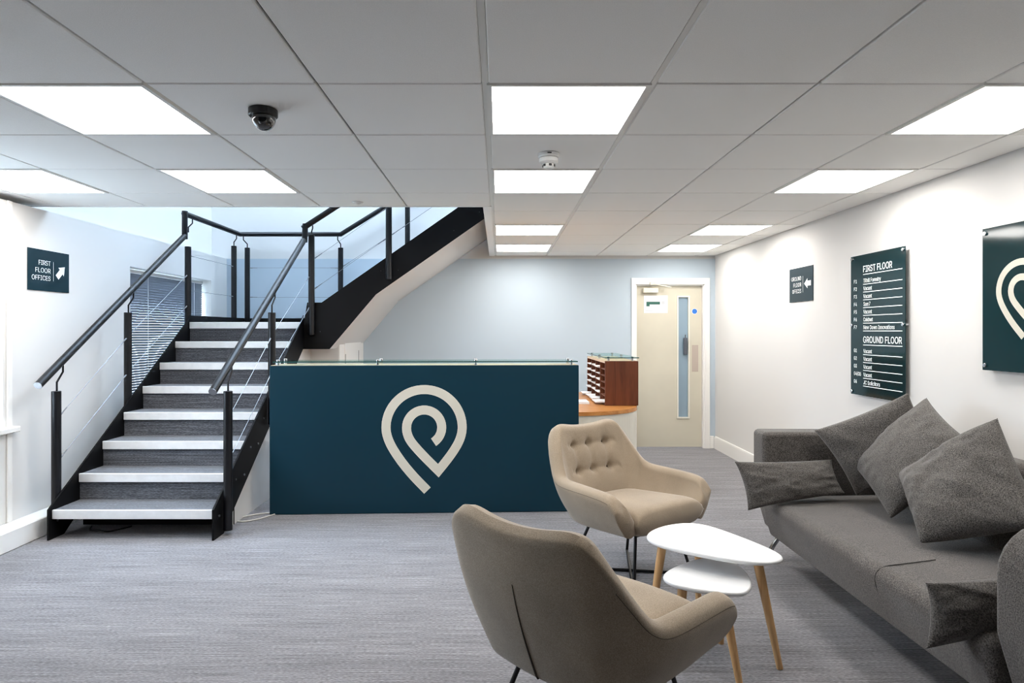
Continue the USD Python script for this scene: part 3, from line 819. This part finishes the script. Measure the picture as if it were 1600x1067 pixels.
for k, (cd, tx, w) in enumerate([('G1', 'Vacant', 0.1), ('G2', 'Vacant', 0.1), ('G3', 'Vacant', 0.1), ('G4/G5', 'Vacant', 0.1), ('G6', 'JC Solicitors', 0.19)]):
    name_line(1.2055 - 0.0535 * k, cd, tx, w)
standoffs(t, T, [(x, y) for x in (0.018, 0.587) for y in (0.02, 0.4815, 0.943)])

t, T = wall_sign('emblem_sign', 'glossy green wall panel with a cream pin emblem at the right edge of the picture', 'r', 3.285, 0.48, HC - 0.198, 0.721, 'teal_gloss', 0.006, 0.034, math.radians(1.4))
obj('emblem', prism(affinity.translate(affinity.scale(EMB, 0.00041, 0.00041, origin=(0, 0)), 0.24, 0.395), 0.0008, T), 'cream_vinyl', t)
standoffs(t, T, [(x, y) for x in (0.02, 0.46) for y in (0.025, 0.696)])

# ------------------------------------------------------------------ armchairs
def armchair(label, loc, rotz):
    t = thing('armchair', label, 'armchair', loc, rotz)
    half_rim = [(.352, .262, .455), (.378, .225, .532), (.374, .05, .540), (.362, -.200, .545), (.318, -.290, .680), (.270, -.360, .796), (.246, -.370, .816), (.200, -.376, .817), (.10, -.386, .797), (0, -.390, .793)]
    half_bot = [(.262, .270, .325), (.262, .235, .322), (.258, .06, .312), (.240, -.130, .300), (.222, -.185, .293), (.204, -.212, .288), (.190, -.217, .288), (.160, -.221, .288), (.08, -.230, .288), (0, -.234, .288)]
    rim = np.array(half_rim + [(-x, y, z) for x, y, z in half_rim[-2::-1]])
    bot = np.array(half_bot + [(-x, y, z) for x, y, z in half_bot[-2::-1]])
    s = np.concatenate([[0], np.cumsum(np.linalg.norm(np.diff(rim, axis=0), axis=1))])
    nu, nv = 181, 49
    from scipy.ndimage import gaussian_filter1d
    tu = np.linspace(0, s[-1], nu)
    def res(a):
        q = np.stack([np.interp(tu, s, a[:, k]) for k in range(3)], 1)
        g = gaussian_filter1d(q, 3.6, axis=0, mode='nearest')
        g[0], g[-1] = q[0], q[-1]
        return g
    rim, bot = res(rim), res(bot)
    v = np.linspace(0, 1, nv)
    S = rim[:, None] * (1 - v)[None, :, None] + bot[:, None] * v[None, :, None]
    # gentle outward belly of the shell
    ctr = np.array([0, 0.02, 0])
    out = S - ctr
    out[..., 2] = 0
    out /= np.linalg.norm(out, axis=-1, keepdims=True)
    S = S + out * (0.022 * np.sin(PI * v))[None, :, None]
    du_, dv_ = np.gradient(S, axis=0), np.gradient(S, axis=1)
    N = np.cross(du_, dv_)
    N /= np.linalg.norm(N, axis=-1, keepdims=True)
    if (N[nu // 2, nv // 2] @ np.array([0, -1, 0])) < 0:
        N = -N                                   # N points outwards
    # half thickness falls to nothing at the borders as a quarter circle
    Tk = 0.036 + 0.009 * np.clip((np.abs(np.linspace(-1, 1, nu)) - 0.45) / 0.2, 0, 1)[:, None] * np.ones((1, nv))
    rl = np.linalg.norm(np.diff(S, axis=1), axis=-1)
    dv = np.concatenate([np.zeros((nu, 1)), np.cumsum(rl, axis=1)], 1)
    db = dv[:, -1:] - dv
    du1 = np.minimum(np.minimum(tu, tu[-1] - tu)[:, None] * np.ones((1, nv)), 1)
    dist = np.minimum(np.minimum(dv, db), du1)
    hth = Tk * np.sqrt(np.clip(1 - (1 - np.clip(dist / Tk, 0, 1)) ** 2, 0, 1))
    outer = S + N * hth[..., None]
    inner = S - N * hth[..., None]
    # fuller padding on the inside of the back, drawn in at six buttons
    uu = (np.linspace(-1, 1, nu))[:, None]
    pad = np.exp(-(uu / 0.42) ** 4) * np.sin(PI * np.clip(v, 0, 1)) ** 0.7
    inner = inner - N * (0.022 * pad)[..., None]
    btn = [(x, z) for z in (0.690, 0.545) for x in (-0.128, 0, 0.128)]
    places = []
    mid = slice(nu // 2 - 45, nu // 2 + 46)
    sub = inner[mid].copy()
    disp = np.zeros(sub.shape[:2])
    for x, z in btn:
        dd = np.hypot(sub[..., 0] - x, (sub[..., 2] - z))
        disp += 0.030 * np.exp(-(dd / 0.018) ** 2) + 0.015 * np.exp(-(dd / 0.055) ** 2)
        places.append(np.unravel_index(dd.argmin(), dd.shape))
    for zz in (0.690, 0.545):                    # pulled folds between and beyond the buttons
        band = np.exp(-((sub[..., 2] - zz) / 0.014) ** 2) * (np.abs(sub[..., 0]) < 0.2)
        disp += 0.007 * band
    for xx in (-0.128, 0, 0.128):
        band = np.exp(-((sub[..., 0] - xx - (0.69 - sub[..., 2]) * 0.0) / 0.016) ** 2) * np.exp(-((sub[..., 2] - 0.617) / 0.08) ** 4)
        disp += 0.006 * band
    sub = sub + N[mid] * disp[..., None]
    inner[mid] = sub
    vs = np.vstack([outer.reshape(-1, 3), inner.reshape(-1, 3)])
    f1 = grid_faces(nu, nv)
    m = trimesh.Trimesh(outer.reshape(-1, 3), f1, process=False)
    flip = (m.face_normals[len(f1) // 2] @ N[nu // 2, nv // 2]) < 0
    fo = f1[:, ::-1] if flip else f1
    m = trimesh.Trimesh(vs, np.vstack([fo, fo[:, ::-1] + nu * nv]), process=False)
    m.merge_vertices(digits_vertex=5)
    m.update_faces(m.nondegenerate_faces())
    sh = obj('shell', m, 'taupe_fabric', t, smooth=True)
    for iu, iv in places:
        b = trimesh.creation.icosphere(2, 1.0)
        b.apply_scale([0.009, 0.005, 0.009])
        p = sub[iu, iv] - N[mid][iu, iv] * 0.002
        b.apply_translation(p)
        obj('button', b, 'button', sh)
    # seam down the outside of the back and along the arm tops
    cu = nu // 2
    seam = [outer[cu, k] + N[cu, k] * 0.0004 for k in range(int(nv * 0.34), nv - 2)]
    obj('back_seam', tube(seam, np.linspace(0.0012, 0.0042, len(seam)), 8), 'seam', sh)
    for sgn in (1, -1):
        idx = range(8, 60) if sgn > 0 else range(nu - 9, nu - 61, -1)
        obj('arm_seam', tube([outer[k, 5] + N[k, 5] * 0.0002 for k in idx], 0.0012, 6), 'piping', sh)
    # seat: a full cushion, front lip rounded, sloping back
    n = 41
    a = np.linspace(-1, 1, n)
    U, V = np.meshgrid(a, a, indexing='ij')
    def foot(u, w):
        y = -0.215 + (w + 1) / 2 * 0.515
        hw = 0.205 + (w + 1) / 2 * 0.072
        return u * hw, y + 0.012 * (1 - u ** 2) * (w > 0) * w
    X, Y = foot(U, V)
    prof = np.clip((1 - np.abs(U) ** 9) * (1 - np.abs(V) ** 8), 0, 1) ** 0.5
    slope = 0.365 + 0.016 * V
    zt_ = slope + (0.068 + 0.012 * (1 - U ** 2)) * prof
    zb_ = slope - (0.075 + 0.012 * V) * prof
    vs = np.vstack([np.stack([X, Y, zt_], -1).reshape(-1, 3), np.stack([X, Y, zb_], -1).reshape(-1, 3)])
    f = grid_faces(n, n)
    m = trimesh.Trimesh(vs, np.vstack([f, f[:, ::-1] + n * n]), process=False)
    m.merge_vertices(digits_vertex=6)
    m.update_faces(m.nondegenerate_faces())
    m.fix_normals()
    obj('seat', m, 'taupe_fabric', t, smooth=True)
    obj('under_frame', rbox(-0.17, 0.17, -0.15, 0.2, 0.275, 0.30, 0.01), 'plastic_black', t)
    # two crossing steel hoops: leg, floor bar, leg
    fr = 0.237
    for s1 in (1, -1):
        a0 = np.array([fr * s1, fr, 0.009])
        b0 = np.array([-fr * s1, -fr, 0.009])
        lift = 0.0 if s1 > 0 else 0.0
        ta = np.array([0.165 * s1, 0.185, 0.295])
        tb = np.array([-0.165 * s1, -0.145, 0.285])
        obj('leg', tube([ta, a0 + [0, 0, 0.004]], 0.0085, 12), 'black_steel', t)
        obj('leg', tube([tb, b0 + [0, 0, 0.004]], 0.0085, 12), 'black_steel', t)
        obj('floor_bar', tube([a0, b0], 0.0085, 12), 'black_steel', t)
    return t
ch = armchair('taupe button-back armchair behind the white tables, facing the sofa and the viewer', (0.743, 3.632, 0), -53.3 - 90)
dup(ch, 'armchair', (0.311, 2.168, 0), 45.6 - 90, 'taupe armchair in the foreground seen from behind', 'armchair')

# ------------------------------------------------------------------ nest of tables
def table(name, label, z, outline, legs, th=0.018, group=None):
    c = np.mean(outline, axis=0)
    t = thing(name, label, 'table', (c[0], c[1], 0))
    o = spline_closed(np.array(outline) - c, 96)
    n = len(o)
    pl = Polygon(o)
    rings = []
    for k in range(9):                                             # rounded edge
        a = -PI / 2 + PI * k / 8
        ins = (th / 2) * (1 - math.cos(a))
        q = o * (1 - ins / 0.25)
        rings.append(np.column_stack([q, np.full(n, z - th / 2 + th / 2 * math.sin(a))]))
    v = np.vstack(rings + [[[0, 0, z - th]], [[0, 0, z]]])
    f = []
    for k in range(8):
        for j in range(n):
            a, b = k * n + j, k * n + (j + 1) % n
            f += [[a, b, b + n], [a, b + n, a + n]]
    for j in range(n):
        f += [[9 * n, (j + 1) % n, j], [9 * n + 1, 8 * n + j, 8 * n + (j + 1) % n]]
    m = trimesh.Trimesh(v, np.array(f), process=False)
    m.fix_normals()
    obj('tabletop', m, 'lacquer_white', t, smooth=50)
    for (x0, y0), (x1, y1) in legs:
        obj('leg', tube([(x1 - c[0], y1 - c[1], 0.001), (x0 - c[0], y0 - c[1], z - th + 0.001)], [0.0125, 0.0195], 20), 'oak', t)
    return t
s = 1.0565
big = [(.636, 2.753), (.70, 2.875), (.842, 2.958), (.925, 2.945), (1.01, 2.83), (1.112, 2.585), (1.107, 2.498), (1.006, 2.455), (.80, 2.547), (.668, 2.658)]
big = [(x * s, y * s) for x, y in big]
table('coffee_table', 'taller white tear-shaped coffee table on three oak legs, overlapping the lower one', 0.43, big,
      [((1.065, 2.635), (1.135, 2.588)), ((0.725, 2.845), (0.66, 2.83)), ((0.94, 3.02), (0.965, 3.10))])
sm = [(.645, 2.518), (.690, 2.595), (.80, 2.69), (.91, 2.735), (.978, 2.69), (.992, 2.57), (.962, 2.44), (.905, 2.368), (.83, 2.366), (.67, 2.445)]
s = 1.015 / 0.965
sm = [(x * s, y * s) for x, y in sm]
table('coffee_table', 'lower white coffee table on oak legs tucked under the taller one', 0.35, sm,
      [((0.745, 2.60), (0.725, 2.60)), ((0.875, 2.50), (0.92, 2.44)), ((0.955, 2.74), (0.97, 2.80))])

# ------------------------------------------------------------------ sofa
sf = thing('sofa', 'dark grey fabric sofa with padded arms along the right wall', 'sofa')
def seat(y0, y1):
    pts = []
    for y in (y0, y1):
        s = 1 if y == y0 else -1
        pts += [(1.512 + 0.055, y + s * 0.05, 0.365, 0.05), (1.535 + 0.03, y + s * 0.03, 0.29, 0.03), (1.565 + 0.02, y + s * 0.02, 0.205, 0.02),
                (2.15, y + s * 0.05, 0.375, 0.05), (2.15, y + s * 0.03, 0.215, 0.02)]
    return rhull(pts)
sc = obj('seat_cushion', seat(1.995, 3.715), 'sofa_fabric', sf)
obj('seam', tube(smooth_line([(1.568, 2.585, 0.21), (1.537, 2.585, 0.29), (1.514, 2.585, 0.365), (1.524, 2.585, 0.398), (1.560, 2.587, 0.4165), (1.66, 2.605, 0.420), (1.80, 2.64, 0.4225)], 40, 1.2), 0.0019, 8), 'sofa_seam', sc)
obj('backrest', rhull([(x, y, z, r) for y in (2.045, 3.665) for x, z, r in ((2.20, 0.38, 0.05), (2.30, 0.735, 0.05), (2.36, 0.735, 0.05), (2.38, 0.25, 0.05), (2.22, 0.25, 0.04))]), 'sofa_fabric', sf)
def arm(y0, y1, rt):
    pts = []
    for y in (y0 + 0.025, y1 - 0.025):
        pts += [(1.535 + 0.025, y, 0.44, 0.025), (1.60 + 0.02, y, 0.215, 0.02), (2.42, y, 0.75, 0.025), (2.42, y, 0.215, 0.02)]
        for a in np.linspace(0, PI / 2, 7):
            pts.append((1.535 + rt - (rt - 0.025) * math.cos(a), y, 0.778 - rt + (rt - 0.025) * math.sin(a), 0.025))
    return rhull(pts)
obj('arm', arm(3.72, 3.88, 0.03), 'sofa_fabric', sf)
obj('arm', arm(1.83, 1.99, 0.16), 'sofa_fabric', sf)
for y in (3.80, 1.91):
    for x, sx in ((1.66, -1), (2.32, 1)):
        q = smooth_line([(x - 0.012 * sx, y, 0.205), (x - 0.005 * sx, y, 0.15), (x + 0.05 * sx, y, 0.075), (x + 0.058 * sx, y, 0.002)], 16, 1.5)
        obj('leg', tube(q, 0.015, 14), 'chrome', sf)

def pillow(p00, p10, p11, p01, thick, seed, front, wr=0.012, puff=0.45):
    """Square cushion through four corners; front: direction its full side faces."""
    n = 49
    a = np.sin(np.linspace(-PI / 2, PI / 2, n)) * 0.55 + np.linspace(-1, 1, n) * 0.45
    U, V = np.meshgrid(a, a, indexing='ij')
    p00, p10, p11, p01 = (np.array(p, float) for p in (p00, p10, p11, p01))
    pinch = 0.07
    Us = U * (1 - pinch * (1 - V ** 2) * np.abs(U) ** 3)
    Vs = V * (1 - pinch * (1 - U ** 2) * np.abs(V) ** 3)
    s, t = (Us + 1) / 2, (Vs + 1) / 2
    B = ((1 - s) * (1 - t))[..., None] * p00 + (s * (1 - t))[..., None] * p10 + (s * t)[..., None] * p11 + ((1 - s) * t)[..., None] * p01
    nrm = np.cross(p10 - p00, p01 - p00)
    nrm /= np.linalg.norm(nrm)
    if nrm @ np.array(front, float) < 0:
        nrm = -nrm
    body = np.clip((1 - U ** 2) * (1 - V ** 2), 0, 1) ** puff
    body = body * (1 + 0.10 * (0.5 - t))
    size = np.linalg.norm(p10 - p00)
    q = np.stack([s * 5, t * 5, np.full_like(s, seed * 3.7)], -1)
    w = (meshkit.fbm(q, 3, seed) - 0.5)
    ang = np.arctan2(V, U)
    rr = np.hypot(U, V)
    folds = np.cos(ang * 4 - PI) * 0.0                              # keep the middle plain
    crease = (meshkit.noise(np.stack([ang * 5, rr * 1.2, np.full_like(s, seed)], -1), seed) - 0.5) * np.clip(rr - 0.45, 0, 1) * body
    edge = (1 - np.abs(U) ** 12) * (1 - np.abs(V) ** 12)
    off = thick / 2 * body + (wr * w * 1.6 + 0.034 * crease) * edge
    offb = thick / 2 * body
    top = B + nrm * off[..., None]
    bot = B - nrm * offb[..., None]
    f = grid_faces(n, n)
    m = trimesh.Trimesh(np.vstack([top.reshape(-1, 3), bot.reshape(-1, 3)]), np.vstack([f, f[:, ::-1] + n * n]), process=False)
    m.merge_vertices(digits_vertex=5)
    m.update_faces(m.nondegenerate_faces())
    m.fix_normals()
    return m
def cushion(name, label, corners, thick, seed, front, wr=0.012):
    o = obj(name, pillow(*corners, thick, seed, front, wr), 'cushion_fabric', smooth=True)
    return tag(o, label, 'cushion')
cushion('throw_cushion', 'square grey cushion leaning in the far corner of the sofa, rearmost of three', [(1.796, 3.65, 0.80), (1.986, 3.56, 0.45), (2.36, 3.36, 0.68), (2.19, 3.43, 1.035)], 0.17, 3, (-0.4, -1, 0.2))
cushion('throw_cushion', 'middle one of the three square grey cushions leaning on the sofa back', [(1.98, 3.60, 0.618), (1.92, 3.14, 0.445), (2.19, 2.93, 0.84), (2.25, 3.37, 1.015)], 0.19, 5, (-1, 0, 0.5))
cushion('throw_cushion', 'nearest and largest square grey cushion leaning on the sofa back, creased', [(1.99, 3.20, 0.653), (1.83, 2.78, 0.445), (2.15, 2.50, 0.60), (2.235, 2.87, 0.976)], 0.21, 11, (-1, -0.2, 0.5), 0.034)
cushion('arm_cushion', 'flat grey bolster cushion leaning on the far arm of the sofa', [(1.31, 3.56, 0.64), (1.36, 3.50, 0.385), (1.90, 3.52, 0.475), (1.88, 3.62, 0.64)], 0.11, 8, (0, -1, 0.3), 0.02)
cushion('arm_cushion', 'grey bolster cushion hanging over the seat edge at the near arm of the sofa', [(1.405, 2.11, 0.536), (1.385, 2.08, 0.332), (1.90, 2.05, 0.45), (1.92, 2.06, 0.60)], 0.10, 9, (0, -1, 0.3))
